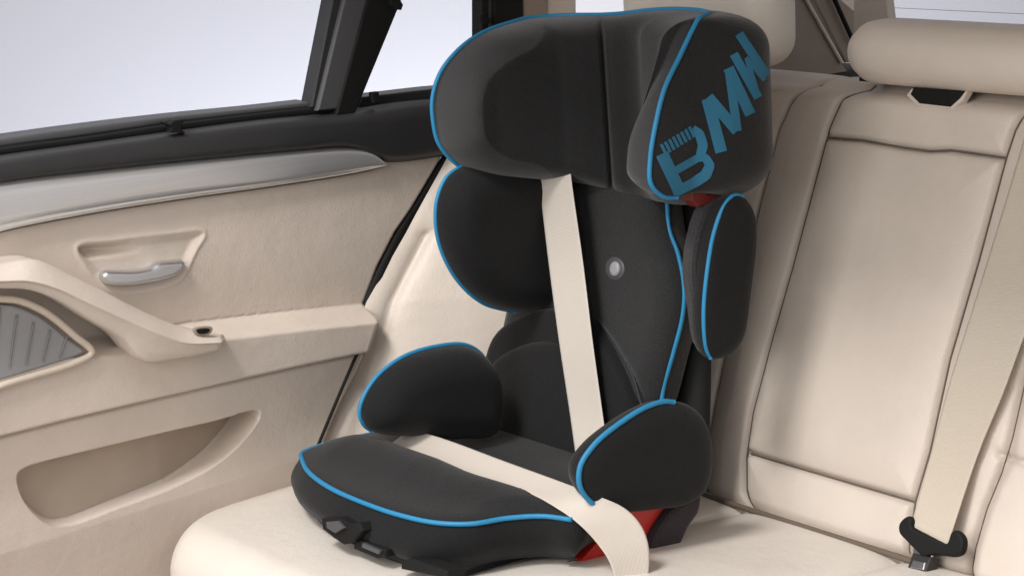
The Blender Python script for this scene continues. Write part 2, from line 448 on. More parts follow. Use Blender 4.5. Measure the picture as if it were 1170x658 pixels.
def softbox(name, lo, hi, r, mat, parent, n=14, pw=None, warp=None):
    lo = np.array(lo, float); hi = np.array(hi, float); c = (lo + hi) / 2; h = (hi - lo) / 2
    V = []; F = []; idx = {}
    def put(p):
        k = tuple(np.round(p, 5))
        if k not in idx:
            idx[k] = len(V); q = np.array(p) * h
            inner = np.clip(q, -(h - r), h - r); d = q - inner; L = np.linalg.norm(d)
            q2 = inner + (d / L * r if L > 1e-9 else 0)
            bul = 1 + .03 * (1 - (p[1] ** 2 + p[2] ** 2) / 2)
            q2 = q2 * np.array([bul, 1 + .06 * (1 - (p[0] ** 2 + p[2] ** 2) / 2), 1])
            w = c + q2
            V.append(warp(w) if warp else w)
        return idx[k]
    tt = np.tanh(np.linspace(-2, 2, n)) / np.tanh(2)
    for ax in range(3):
        for s in (-1, 1):
            for i in range(n - 1):
                for j in range(n - 1):
                    q = []
                    for a, b in ((i, j), (i + 1, j), (i + 1, j + 1), (i, j + 1)):
                        p = [0, 0, 0]; p[ax] = s; p[(ax + 1) % 3] = tt[a]; p[(ax + 2) % 3] = tt[b]; q.append(put(p))
                    F.append(q if s > 0 else q[::-1])
    return link(name, V, F, mat, parent)
# headrests (parts of the bench)
def rr(w): return w
hr1 = softbox('headrest', (.13, .17, .665), (.484, .275, .88), .045, LEAC, bench, 22)
tube('piping_seam', [(.4835, .205, z) for z in np.linspace(.70, .86, 12)], .0012, SEAMC, hr1)
hr2 = softbox('headrest', (.622, .205, .648), (1.06, .33, .746), .047, LEA, bench, 26, warp=lambda w: w + np.array([0, .0, 0]))
hr3 = softbox('headrest', (1.12, .17, .668), (1.47, .275, .88), .045, LEAC, bench, 18)
for h, xs_ in ((hr1, (.24, .36)), (hr3, (1.23, 1.35))):
    for x in xs_: tube('post', [(x, .23, .64), (x, .23, .70)], .006, CHROME, h)
# dark gap behind backrest, headrest base studs
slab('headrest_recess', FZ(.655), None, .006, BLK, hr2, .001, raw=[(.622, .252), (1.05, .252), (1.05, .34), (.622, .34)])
for x in (.73, .83, .885, .975): tube('post', [(x, .243, .652), (x, .243, .672)], .0045, STEEL, hr2)

# =================================================================== CAR DOOR (plane x = 0)
door = thing('car_door', 'beige rear car door with aluminium trim and window beside the bench', 'car door', (0, -.6, -.2))
fx = FX(0)
def dp(px): return fx.flat(px)
# main panel as relief: (y,z) -> protrusion
BELT = dp([(-60, 281), (0, 262), (100, 242), (200, 226), (300, 212), (400, 197), (437, 188), (470, 184), (515, 176)])
ARM_T = dp([(-60, 410), (60, 385), (160, 380), (214, 367), (330, 354), (415, 346)])      # where armrest shelf meets the panel
ARM_F = dp([(-60, 470), (60, 428), (160, 407), (265, 397), (340, 384), (418, 366)])      # shelf front edge (before protrusion)
SEAM = dp([(-60, 502), (0, 487), (60, 472), (150, 451), (243, 430), (330, 411), (415, 394)])
CREASE = dp([(-60, 645), (0, 624), (140, 580), (250, 545), (340, 516), (420, 480)])
POCK = spline(dp([(7, 534), (16, 527), (35, 521), (139, 496), (240, 473), (276, 463), (284, 468), (274, 489), (243, 520), (194, 548), (121, 576), (69, 594), (47, 594), (22, 575), (8, 548)]), 140)
BEZ = spline(dp([(88, 282), (130, 275), (190, 268), (232, 266), (222, 285), (204, 318), (180, 328), (135, 333), (116, 326), (98, 304)]), 90)
def inside(P, poly):
    x, y = P[:, 0], P[:, 1]; c = np.zeros(len(P), bool); n = len(poly)
    for i in range(n):
        a, b = poly[i], poly[i - 1]
        cond = ((a[1] > y) != (b[1] > y)); 
        with np.errstate(divide='ignore', invalid='ignore'): xi = (b[0] - a[0]) * (y - a[1]) / (b[1] - a[1] + 1e-15) + a[0]
        c ^= cond & (x < xi)
    return c
def sdf(P, poly):
    d = segdist(P, poly, True); return np.where(inside(P, poly), d, -d)
def yi(line, y): o = np.argsort(line[:, 0]); return np.interp(y, line[o, 0], line[o, 1])
def door_relief(P):
    y, z = P[:, 0], P[:, 1]
    p = np.zeros(len(P))
    zt = yi(ARM_T, y); zf = zt - .028; zsm = yi(SEAM, y); zcr = yi(CREASE, y)
    # armrest shelf sticks out
    A = .060
    shelf = A * smooth01((zt - z) / .026)
    p += shelf
    # below the seam the panel steps back a bit and slopes
    p -= .012 * smooth01((zsm - z) / .003)
    p -= .012 * np.exp(-((z - zsm + .001) / .0026) ** 2)
    p -= .16 * np.clip(zcr - z, 0, 1) + .0
    p -= .014 * smooth01((zsm - z) / .12)
    # pocket
    s = sdf(P, POCK)
    dpt = np.interp(y, [-.95, -.7, -.5], [.020, .034, .085])
    p -= dpt * smooth01(s / .006)
    low = smooth01((yi(dp([(0, 560), (284, 478)]), y) - z) / .02)
    # bezel hollow round the handle
    s = sdf(P, BEZ)
    top = smooth01((z - (yi(dp([(88, 300), (230, 285)]), y))) / .02)
    top = top * smooth01((-.68 - y) / .10); p -= (.005 + .020 * top) * smooth01(s / .014)
    p += .0016 * np.exp(-((s + .002) / .0035) ** 2)
    # soft crown of the upper panel
    p += .004 * np.sin((z - .3) / .22 * PI) * (z > zt)
    return p
ENDY = np.array(dp([(515, 176), (509, 179), (473, 237), (454, 264), (435, 302), (418, 351), (400, 405), (362, 500), (335, 560)]))
def door_panel():
    zs_ = np.arange(-.13, .54, .002); n = 560
    V = np.zeros((n, len(zs_), 3))
    o = np.argsort(ENDY[:, 1])
    for j, z in enumerate(zs_):
        ye = np.interp(z, ENDY[o, 1], ENDY[o, 0])
        V[:, j, 1] = np.linspace(-1.12, ye, n); V[:, j, 2] = z
    P = V[:, :, 1:].reshape(-1, 2)
    r = door_relief(P).reshape(n, len(zs_))
    V[:, :, 0] = r
    # rounded rear edge turning away
    yend = V[-1, :, 1]
    for i in range(n):
        d = yend - V[i, :, 1]
        V[i, :, 0] -= .012 * np.clip(1 - d / .014, 0, 1) ** 2
    rows = [V[-1] + np.array([-.03, .0, 0]), V[-1] + np.array([-.10, .0, 0])]
    V = np.concatenate([V, np.stack(rows, 0)], 0)
    return grid('door_panel', V, DOORL, door)
panel = door_panel()
def pocket_shade_skin():  # skin over the pocket floor, coloured darker to give the recess its shade
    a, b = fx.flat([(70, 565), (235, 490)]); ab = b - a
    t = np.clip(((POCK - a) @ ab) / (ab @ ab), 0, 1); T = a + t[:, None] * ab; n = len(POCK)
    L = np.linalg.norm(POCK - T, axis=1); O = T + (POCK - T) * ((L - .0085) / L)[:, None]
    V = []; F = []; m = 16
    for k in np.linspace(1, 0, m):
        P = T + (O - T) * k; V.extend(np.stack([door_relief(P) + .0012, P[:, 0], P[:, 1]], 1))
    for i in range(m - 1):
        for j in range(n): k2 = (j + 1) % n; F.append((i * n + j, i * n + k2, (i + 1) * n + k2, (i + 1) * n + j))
    return link('pocket_shade_skin', V, F, POCKSHADE, panel)
pocket_shade_skin()
# clip panel above the trim line: aluminium trim
def strip(name, top_px, bot_px, prot, mat, parent, n=120, belly=.006, back=.03, fr=fx):
    T = spline(fr.flat(top_px), n, False); B = spline(fr.flat(bot_px), n, False)
    rows = []
    for k, (f, h) in enumerate([(0, -back), (0, -.002), (.02, 0), (.06, .6), (.15, .9), (.3, 1), (.5, 1), (.7, 1), (.85, .9), (.94, .6), (.98, 0), (1, -.002), (1, -back)]):
        P = T * (1 - f) + B * f; hh = prot + (belly * h if h >= 0 else h); rows.append(fr.to3(P, hh))
    V = np.stack(rows, 1); return grid(name, V, mat, parent)
# trim: upper dull half and lower bright half like a folded profile
strip('trim_strip', [(-60, 217), (0, 206), (120, 192), (250, 179), (340, 171), (395, 168), (420, 172), (437, 187)],
      [(-60, 281), (0, 263), (100, 243), (200, 227), (300, 213), (390, 199), (420, 193), (437, 188)], .004, ALU, door, belly=.014)
strip('trim_lip', [(-60, 262), (0, 245), (100, 226), (200, 210), (300, 196), (380, 184), (412, 180), (434, 186)],
      [(-60, 281), (0, 263), (100, 243), (200, 227), (300, 213), (390, 199), (420, 193), (437, 188.5)], .012, ALUB, door, belly=.004)
tube('trim_gap', FX(.008).to3(spline(FX(.008).flat([(-60, 283), (0, 265), (100, 245), (200, 229), (300, 215), (390, 201), (420, 195), (438, 190)]), 90, False)), .0016, SEAMC, door)
# black sill with two seal strips
sillb = strip('window_sill', [(-60, 188), (0, 178), (100, 164), (200, 150), (300, 137), (383, 129), (455, 118), (520, 112)],
              [(-60, 219), (0, 208), (120, 194), (250, 181), (340, 173), (395, 170), (440, 186), (520, 178)], .0, SILL, door, belly=.022, back=.06)
strip('seal_strip', [(-60, 181), (0, 170), (100, 157), (200, 142), (300, 130), (383, 121)], [(-60, 190), (0, 179.5), (100, 165.5), (200, 151.5), (300, 138.5), (383, 130)], -.012, BLK, door, belly=.006, back=.04)
strip('seal_strip', [(-60, 170), (0, 160), (100, 146), (200, 134), (300, 124), (362, 117)], [(-60, 182), (0, 171.5), (100, 158), (200, 143), (300, 131), (375, 123)], -.026, POSTG, door, belly=.008, back=.04)
# quarter window base
slab('quarter_sill', FX(-.02), [(405, 132), (413, 111), (500, 101), (560, 96), (620, 92), (620, 180), (500, 178)], .05, SILL, door, .003)
# window divider (three bars)
slab('window_frame', FX(-.004), [(356, 123), (368, 123), (430, -60), (392, -60)], .035, BLKP, door, .003)
slab('window_frame', FX(.006), [(363, 127), (386, 125), (440, -60), (408, -60)], .03, POSTG, door, .004)
slab('window_frame', FX(.010), [(384, 132), (406, 131), (455, 12), (482, -60), (436, -60)], .05, BLK, door, .004)
# rear frame post
slab('window_frame', FX(.0), [(551, -60), (551, 100), (558, 100), (558, -60)], .03, BLK, door, .001)
slab('window_frame', FX(-.004), [(558, -60), (558, 100), (566, 100), (566, -60)], .03, POSTG, door, .001)
slab('window_frame', FX(.004), [(565, -60), (565, 110), (598, 110), (597, -60)], .04, BLK, door, .003)
# panes
w1 = slab('window_pane', FX(-.035), [(-60, 200), (380, 140), (440, -60), (-60, -60)], .004, GLS, door, .0005)
w2 = slab('window_pane', FX(-.035), [(395, 150), (565, 130), (565, -60), (450, -60)], .004, GLS, door, .0005)
# sunshade hooks
def hook(px, x, s=1):
    f = FX(x)
    slab('sunshade_hook', f, [(px[0] + a * s, px[1] + b * s) for a, b in px[2]], .012, BLK, door, .0015)
hook((200, 143, [(-14, -3), (-6, -1), (-1, -5), (14, -7), (9, -2), (7, 4), (13, 10), (5, 9), (-6, 9), (-4, 3)]), .022, 1)
hook((430, 111, [(-4, -5), (3, -6), (4, 2), (3, 7), (-3, 7), (-4, 0)]), .012)
hook((453, 4, [(-6, -6), (4, -5), (8, 2), (6, 8), (-1, 7), (-6, 2)]), .02)
hook((553, 22, [(-4, -4), (1, -6), (3, -2), (8, -1), (7, 5), (1, 6), (-3, 2)]), .012)
# black weather seal between door and seat
wl = fx.flat([(511, 176), (475, 233), (455, 263), (436, 301), (417, 350), (419, 365), (412, 392), (362, 500), (340, 560)])
tube('door_seal', np.array([(-.006, a + .009, b) for a, b in spline(wl, 60, False)]), np.interp(np.linspace(0, 1, 60), [0, .2, .4, .5, .7, 1], [.008, .010, .014, .013, .006, .006]), BLK, door, ns=10)
tube('door_seal', FX(.052).to3(spline(FX(.052).flat([(411, 398), (403, 415), (367, 500), (349, 545)]), 40, False)), .0028, BLK, door)
slab('door_shut_face', FX(-.035), [(530, 160), (620, 160), (560, 420), (430, 620), (330, 620), (400, 380)], .02, BLK, door, .003)
# armrest shelf cap
capT = [(-60, 420), (60, 396), (150, 384), (225, 372), (330, 358), (408, 350), (418, 352)]
# grab handle: flat padded top, rounded front edge, side face widening into the shelf
hT = [(-60, 303), (0, 301), (40, 297), (79, 314), (119, 334), (158, 354), (198, 371), (230, 379), (262, 386)]
hF = [(-60, 322), (0, 321), (32, 321), (63, 329), (99, 345), (138, 362.5), (178, 379), (213, 391), (266, 390)]
hG = [(-60, 330), (0, 329), (35, 331), (70, 344), (106, 366), (140, 386), (166, 412), (205, 409), (264, 397)]
def q3(x, px): f = FX(x); return spline(f.to3(f.flat(px)), 140, False)
def handle():
    T = q3(.058, hT); F = q3(.100, hF); G = q3(.094, hG)
    Tb = T + np.array([-.06, 0, -.0]); Gb = G + np.array([-.06, 0, .0])
    rows = [Tb, T + (0, 0, 0), T * .96 + F * .04 + np.array([.001, 0, .0025])]
    for f in (.15, .4, .65, .82): rows.append(T * (1 - f) + F * f + np.array([.002, 0, .0035 * math.sin(min(1, f * 1.2) * PI)  + .001]))
    rows += [T * .06 + F * .94 + np.array([.0025, 0, .000]), F + np.array([.0025, 0, -.0015]), F * .93 + G * .07 + np.array([.0022, 0, 0])]
    for f in (.3, .6, .9): rows.append(F * (1 - f) + G * f)
    rows += [G + np.array([-.003, 0, -.001]), Gb]
    V = np.stack(rows, 1)
    V[:, 1:-1, 0] -= (.028 * smooth01((np.linspace(0, 1, len(V)) - .94) / .06) ** 2)[:, None]
    end = V[-1:] + np.array([-.03, .002, 0]); V = np.concatenate([V, end], 0)
    return grid('grab_handle', V, LEA, door)
gh = handle()
slab('handle_plug', FX(.088), [(222, 376), (243, 374), (241, 381), (225, 382)], .006, TAUPE, gh, .001, smooth_n=24)
slab('handle_plug_cap', FX(.0895), [(225, 377), (240, 376), (238, 380), (227, 381)], .004, BLK, gh, .0005, smooth_n=20)
# release handle
rh = [(113, 315), (117, 309), (127, 308), (150, 308), (168, 305), (178, 299), (195, 297), (208, 297), (208, 303), (200, 313), (184, 319), (160, 324), (132, 326), (118, 323)]
F_ = FX(.004); pillow('door_handle', spline(F_.flat(rh), 80), F_.to3, .014, .006, .006, .006, CHROME, door, spine=F_.flat([(126, 317), (194, 306)]), nr=12)
# speaker
sp_out = [(-80, 336), (0, 341), (20, 343), (50, 356), (84, 383), (104, 402), (84, 414), (33, 430), (0, 440), (-80, 470)]
sp_in = [(-80, 342), (0, 348), (18, 350), (46, 362), (78, 387), (97, 402), (80, 410), (30, 426), (0, 435), (-80, 462)]
Fs = FX(.062)
sp = slab('speaker_grille', Fs, None, .02, GRILLED, door, .004, raw=spline(Fs.flat(sp_in), 80))
ring = Fs.to3(spline(Fs.flat(sp_out), 120), .004); tube('grille_surround', ring, .0055, DOORS, sp, closed=True)
for k in range(7):
    u = -34 + k * 19
    L = [(u - 4 - j * .9, 349 + max(0, u) * .45 + j * (7.6 - max(0, u) * .065)) for j in range(11)]
    L = [p for p in L if p[1] < 432 - max(0, p[0]) * .25]
    if len(L) > 3: tube('grille_rib', Fs.to3(Fs.flat(L), .0015), np.linspace(.0014, .0008, len(L)), GRILLE, sp, ns=6)

# =================================================================== BODY TRIM BEHIND
body = thing('rear_pillar_trim', 'beige and taupe inner trim of the rear roof pillar behind the headrests', 'car trim', (.05, .4, .6))
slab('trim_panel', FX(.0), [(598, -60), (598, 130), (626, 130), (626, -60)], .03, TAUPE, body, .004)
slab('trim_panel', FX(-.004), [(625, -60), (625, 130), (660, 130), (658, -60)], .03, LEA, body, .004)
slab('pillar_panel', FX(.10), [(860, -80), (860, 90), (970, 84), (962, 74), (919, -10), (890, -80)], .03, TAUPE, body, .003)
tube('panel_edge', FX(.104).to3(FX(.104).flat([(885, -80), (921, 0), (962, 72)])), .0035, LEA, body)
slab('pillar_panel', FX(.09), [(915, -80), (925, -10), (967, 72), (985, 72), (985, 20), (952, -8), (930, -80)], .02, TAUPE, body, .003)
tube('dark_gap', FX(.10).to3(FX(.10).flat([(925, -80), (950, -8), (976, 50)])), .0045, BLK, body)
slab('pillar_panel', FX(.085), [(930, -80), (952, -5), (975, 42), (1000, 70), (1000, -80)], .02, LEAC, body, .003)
slab('window_pillar', FY(.62), [(975, -80), (975, 70), (1020, 70), (1012, 0), (1000, -80)], .02, LEA, body, .003)
shelf = slab('parcel_shelf', FZ(.575), None, .02, BLK, None, .004, raw=[(.0, .355), (1.55, .355), (1.55, .85), (.0, .85)])
tag(shelf, 'black parcel shelf in the dark gap behind the bench backrest', 'parcel shelf')
rw = thing('rear_window', 'pale blue rear window glimpsed above the middle headrest', 'window', (.8, .8, .7))
slab('glass', Frame((0, .86, .64), (1, 0, 0), (0, -.8, 1)), None, .004, GLS, rw, .0005, raw=[(.15, 0), (1.5, 0), (1.5, .5), (.15, .5)])
for k in range(9):
    z = .02 + k * .045; q = Frame((0, .86, .64), (1, 0, 0), (0, -.8, 1)); tube('heater_wire', q.to3([(.16, z), (1.49, z)], .001),   .0004, POSTG, rw, ns=4)

# =================================================================== CHILD SEAT
cs = thing('child_car_seat', 'black high-backed child car seat with blue piping and blue BMW lettering', 'child seat', (.46, -.3, .04))
# --- headrest: U-shaped shell
YB = -.05; XL, XR = .262, .662; RC = .08
def uplan(a):
    """outer plan curve: a arc length, 0 in the middle of the back; returns x, y, inward normal"""
    a = np.asarray(a, float); hw = (XR - XL) / 2; xc = (XL + XR) / 2
    fl = hw - RC; arc = RC * PI / 2; s = np.sign(a); b = np.abs(a)
    x = np.where(b < fl, b, 0.); y = np.full_like(x, YB); nx = np.zeros_like(x); ny = -np.ones_like(x)
    m = (b >= fl) & (b < fl + arc); th = (b - fl) / RC
    x = np.where(m, fl + RC * np.sin(th), x); y = np.where(m, YB - RC * (1 - np.cos(th)), y)
    nx = np.where(m, -np.sin(th), nx); ny = np.where(m, -np.cos(th), ny)
    m = b >= fl + arc; q = b - fl - arc
    x = np.where(m, hw + q * .02, x); y = np.where(m, YB - RC - q, y); nx = np.where(m, -1, nx); ny = np.where(m, 0, ny)
    return xc + s * x, y, s * nx, ny
ARC0 = (XR - XL) / 2 - RC + RC * PI / 2
def a_of_y(y): return ARC0 + (YB - RC - y)
CTL = spline([(-.36, .342, 0), (-.30, .358, -.175), (-.246, .378, -.148), (-.17, .405, -.125), (-.10, .432, -.103), (-.06, .455, -.102), (0, .487, -.101), (.06, .518, -.108), (.12, .546, -.126), (.18, .565, -.15), (.24, .576, -.17), (.32, .580, -.19)], 200, False)
def inplan(a, x, y, z):
    """inner plan curve: flat left wing, one crease, back pad sweeping into the right wing"""
    ix = np.interp(a, CTL[:, 0], CTL[:, 1]); iy0 = np.interp(a, CTL[:, 0], CTL[:, 2])
    ix = np.where(a < -.36, .342 + .030 * smooth01((-a - .36) / .10), ix)
    wl = smooth01((np.abs(a) - .22) / .10); iy = iy0 * (1 - wl) + y * wl
    ix = ix + .062 * smooth01((z - .60) / .17) * smooth01((a - .10) / .12)
    return ix, iy
def lean_h(z): return (z - .5) * .03
def uwrap(P, h):
    P = np.asarray(P, float); h = np.broadcast_to(np.asarray(h, float), (len(P),))
    x, y, nx, ny = uplan(P[:, 0])
    ix, iy = inplan(P[:, 0], x, y, P[:, 1])
    hp = np.clip(h, 0, 1); hn = np.minimum(h, 0)
    return np.stack([x + (ix - x) * hp + nx * hn, y + (iy - y) * hp + ny * hn, P[:, 1]], 1)
lw = [(-.135, .768), (-.20, .757), (-.245, .738), (-.285, .705), (-.303, .668), (-.305, .632), (-.298, .597), (-.275, .567), (-.24, .543), (-.18, .526)]
rw_ = [(-.150, .534), (-.168, .534), (-.195, .54), (-.216, .562), (-.214, .60), (-.203, .64), (-.182, .692), (-.15, .735), (-.118, .776), (-.108, .784)]
outl = [(-a_of_y(y), z) for y, z in lw] + [(-.16, .506), (-.05, .490), (.06, .494), (.12, .497), (.165, .510), (.205, .526), (.25, .535)] + [(a_of_y(y), z) for y, z in rw_] + [(.15, .787), (.08, .787), (.02, .783), (-.05, .775), (-.11, .771), (-.17, .770), (-.23, .770)]
HO = spline(outl, 360)
def wing_extra(P):
    a = P[:, 0]; q = smooth01((np.abs(a) - .20) / .12)
    d = segdist(P, HO, True)
    return 0 * q
def head_front(P): return np.full(len(P), .999)
def head_back(P):
    return   .010 + .082 * (1 - smooth01((np.abs(P[:, 0]) - .16) / .10))
def hprof():
    return pillow('headrest', HO, uwrap, head_front, head_back, .042, .06, HEADF, cs, pf=2.3, pb=2.2, spine=((-.32, .645), (.22, .655)), nr=44, grooves=[([(-.104, .80), (-.100, .64), (-.092, .45)], .16, .007)])
head = hprof()
# lighter cloth round the front rim of both wings (its own cut of fabric)
_n = len(HO); _nr = 44; _ks = 1 - (np.linspace(0, 1, _nr) ** 1.6)
_T0 = np.array((-.32, .645)); _ab = np.array((.22, .655)) - _T0
_t = np.clip(((HO - _T0) @ _ab) / (_ab @ _ab), 0, 1); _T = _T0 + _t[:, None] * _ab
_at = head.data.attributes.new('edge_cloth', 'FLOAT', 'POINT'); _val = np.zeros(len(head.data.vertices))
for _i in range(_nr):
    P_ = _T + (HO - _T) * _ks[_i]; d_ = segdist(P_, HO, True)
    wd = np.where(P_[:, 0] < 0, .030, .034) * smooth01((np.abs(P_[:, 0]) - .215) / .10)
    _val[_i * _n:(_i + 1) * _n] = np.clip(.5 + (wd - d_) / .03, 0, 1) * (_i > 0)
_at.data.foreach_set('value', _val)
# inner lining darker: shaded fabric is the same cloth; the piping follows the outer rim
rimL = [i for i in range(len(HO))]
def rimpath(cond, h=-.001):
    P = np.array([p for p in HO if cond(p)]); return P
ctr = np.array([-.05, .64])
ang = np.arctan2(HO[:, 1] - ctr[1], HO[:, 0] - ctr[0])
# piping run: from left wing bottom, round the left wing front, over the top, to the right top corner and down the right wing front edge
k0 = int(np.argmin(np.linalg.norm(HO - np.array([-a_of_y(-.15), .520]), axis=1)))
k1 = int(np.argmin(np.linalg.norm(HO - np.array([a_of_y(-.165), .532]), axis=1)))
seq = []
i = k0; step = -1
nH = len(HO)
def walk(step):
    s = [k0]; i = k0
    while i != k1: i = (i + step) % nH; s.append(i)
    return s
cand = max((walk(1), walk(-1)), key=lambda s: max(HO[j][1] for j in s))
PP = HO[cand]; off = (PP - ctr); off /= np.linalg.norm(off, axis=1)[:, None]
tube('piping', uwrap(PP + off * .0015, -.001), .0036, BLUE, head)
head_bvh = None
dg = bpy.context.evaluated_depsgraph_get(); dg.update()
def bvh_of(o):
    me = o.data
    return BVHTree.FromPolygons([Vector(v.co) for v in me.vertices], [list(p.vertices) for p in me.polygons])
HB = bvh_of(head)
def cast(u, v, bvh, lift=.0009):
    r = ray(u, v); r /= np.linalg.norm(r)
    h = bvh.ray_cast(Vector(CP), Vector(r))
    if h[0] is None: return None
    n = h[1]; n = n if n.dot(Vector(r)) < 0 else -n
    return np.array(h[0] + n * lift)
def print_strokes(strokes, bvh, name, mat, parent):
    """printed lettering: each stroke a ribbon laid on the cloth"""
    V = []; F = []
    for pts, w in strokes:
        w = [v * 1.13 for v in w] if hasattr(w, '__len__') else w * 1.13 if w > 4 else w
        n = max(8, int(sum(math.dist(a, b) for a, b in zip(pts[:-1], pts[1:])) / 2.0)); C = pline(pts, n)
        W = np.interp(np.linspace(0, 1, n), np.linspace(0, 1, len(w)), w) if hasattr(w, '__len__') else np.full(n, w)
        T = np.gradient(C, axis=0); T /= np.linalg.norm(T, axis=1)[:, None] + 1e-9; N = np.stack([-T[:, 1], T[:, 0]], 1)
        m = 5; rows = []
        for i in range(n):
            row = []
            for k in range(m):
                q = C[i] + N[i] * W[i] * (k / (m - 1) - .5); h = cast(*q, bvh); row.append(h)
            rows.append(row)
        for i in range(n - 1):
            for k in range(m - 1):
                q = [rows[i][k], rows[i + 1][k], rows[i + 1][k + 1], rows[i][k + 1]]
                if any(x is None for x in q): continue
                if max(np.linalg.norm(q[0] - q[2]), np.linalg.norm(q[1] - q[3])) > .03: continue
                b = len(V); V.extend(q); F.append((b, b + 1, b + 2, b + 3))
    return link(name, V, F, mat, parent)
# B M W as measured: baseline climbs along the lower rear edge of the wing
Bst = [([(756, 176), (777, 221)], 13),
       ([(772, 219), (792, 209), (806, 200), (811, 189), (806, 180), (797, 181)], [10, 10, 11, 11, 9, 7]),
       ([(768, 197), (784, 188), (800, 179)], 8),
       ([(799, 182), (803, 166), (799, 153), (791, 147)], [9, 10, 10, 8])]
for k in range(8):                                           # the striped upper bar of the B
    t = k / 7; x = 758 + t * 32; y = 171 - t * 20
    Bst.append(([(x - 3.0, y - 6), (x + 3.0, y + 6)], 3.7))
Mst = [([(808, 113), (824, 174)], 12), ([(809, 111), (842, 150)], 11), ([(833, 82), (842, 150)], 9), ([(832, 78), (857, 131)], 11)]
Wst = [([(838, 62), (866, 112)], 9), ([(853, 68), (866, 110)], 5), ([(852, 66), (873, 92)], 4.5), ([(844, 39), (876, 87)], 9)]
print_strokes(Bst + Mst + Wst, HB, 'lettering', BLUEP, head)

# --- back rest torso pad
FT = Frame((0, -.150, .08), (1, 0, 0), (0, .21, 1))
tp = [(632, 212), (612, 270), (594, 330), (582, 385), (577, 440), (578, 500), (610, 530), (665, 535), (720, 520), (752, 470), (768, 415), (783, 350), (781, 310), (768, 265), (762, 225), (760, 212), (700, 200)]
TO = spline(FT.flat(tp), 260)
gr = lambda pts: spline(FT.flat(pts), 30, False)
pad = pillow('backrest_pad', TO, FT.to3, .034, .05, .04, .03, FABP, cs, pf=2.2,
             grooves=[(gr([(672, 214), (682, 280), (688, 340), (692, 360)]), .005, .018), (gr([(704, 372), (728, 408), (745, 440), (752, 475)]), .006, .004)],
             spine=FT.flat([(690, 250), (670, 470)]), nr=40)
m1 = spline(FT.flat([(581, 400), (592, 378), (610, 364), (635, 354), (660, 352), (684, 358), (706, 378), (728, 412), (743, 445), (748, 475), (735, 510), (690, 530), (620, 528), (580, 505), (575, 450)]), 140)
pillow('lumbar_pad', m1, lambda P, h: FT.to3(P, np.asarray(h) + .024), .028, .02, .014, .02, FAB, pad, pf=2.2, nr=16)
def thread(px, h): tube('stitching', FT.to3(spline(FT.flat(px), 50, False), h), .0011, FABR, pad, ns=6)
thread([(584, 404), (596, 384), (614, 369), (637, 360), (660, 358), (682, 364), (702, 382), (722, 413), (737, 445)], .0445)
thread([(700, 362), (722, 392), (742, 428), (752, 462)], .0345)
m2 = spline(FT.flat([(576, 450), (582, 430), (596, 410), (618, 396), (645, 389), (668, 392), (688, 408), (706, 436), (720, 470), (724, 505), (690, 532), (620, 530), (582, 508)]), 140)
pillow('lumbar_pad', m2, lambda P, h: FT.to3(P, np.asarray(h) + .036), .028, .02, .018, .02, FAB, pad, pf=2.2, nr=16)
def edge_run(O, a, b, frame_h=0, avoid=None):
    ka = int(np.argmin(np.linalg.norm(O - a, axis=1))); kb = int(np.argmin(np.linalg.norm(O - b, axis=1))); n = len(O)
    r1 = [(ka + i) % n for i in range((kb - ka) % n + 1)]; r2 = [(ka - i) % n for i in range((ka - kb) % n + 1)]
    return O[r1], O[r2]
def piping_px(name, frame, px, h, parent, r=.0034, n=90):
    return tube(name, frame.to3(spline(frame.flat(px), n, False), h), r, BLUE, parent)
piping_px('piping', FT, [(764, 226), (767, 262), (777, 290), (784, 330), (782, 362), (771, 405), (760, 445), (757, 470)], .004, pad, .0034)
piping_px('piping', FT, [(594, 352), (587, 372), (581, 400)], .002, pad, .002, 20)
FT4 = Frame(FT.o + FT.n * .033, FT.e1, FT.e2); bf = FT4.flat([(703, 307)])[0]
bd = spline([(bf[0] + .024 * math.cos(t), bf[1] + .019 * math.sin(t)) for t in np.linspace(0, 2 * PI, 16, endpoint=False)], 40)
badge = pillow('badge', bd, lambda P, h: FT.to3(P, np.asarray(h) + .032), .004, .004, .006, .006, POSTG, pad, nr=8)
bd2 = spline([(bf[0] + .004 + .012 * math.cos(t), bf[1] + .012 * math.sin(t)) for t in np.linspace(0, 2 * PI, 16, endpoint=False)], 30)
pillow('badge_button', bd2, lambda P, h: FT.to3(P, np.asarray(h) + .0365), .004, .004, .006, .006, BADGE, badge, nr=8)
# back shell and lower shell
FSH = Frame((0, -.085, .06), (1, 0, 0), (0, .20, 1))
sh = FSH.flat([(600, 560), (590, 400), (640, 230), (660, 120), (790, 60), (858, 110), (862, 165), (838, 225), (815, 300), (790, 420), (785, 520), (770, 600)])
shell = pillow('back_shell', spline([(.30, .0), (.28, .25), (.29, .5), (.34, .64), (.46, .66), (.55, .62), (.57, .45), (.575, .25), (.58, 0), (.46, -.03)], 140), FSH.to3, .02, .02, .03, .03, BLK, cs, spine=((.46, .15), (.46, .5)), nr=14)
FNB = FX(.60); nb = pillow('neck_bracket', spline(FNB.flat([(790, 150), (840, 120), (868, 150), (872, 166), (855, 188), (820, 212), (795, 215)]), 60), FNB.to3, .02, .2, .02, .03, BLKP, cs, nr=10)
# red adjusting lever
FL = FX(.652)
lev = slab('adjusting_lever', FL, [(789, 212), (798, 206), (812, 203), (814, 209), (806, 213), (809, 222), (825, 220), (826, 226), (808, 234), (798, 237), (791, 230)], .02, REDD, cs, .003)
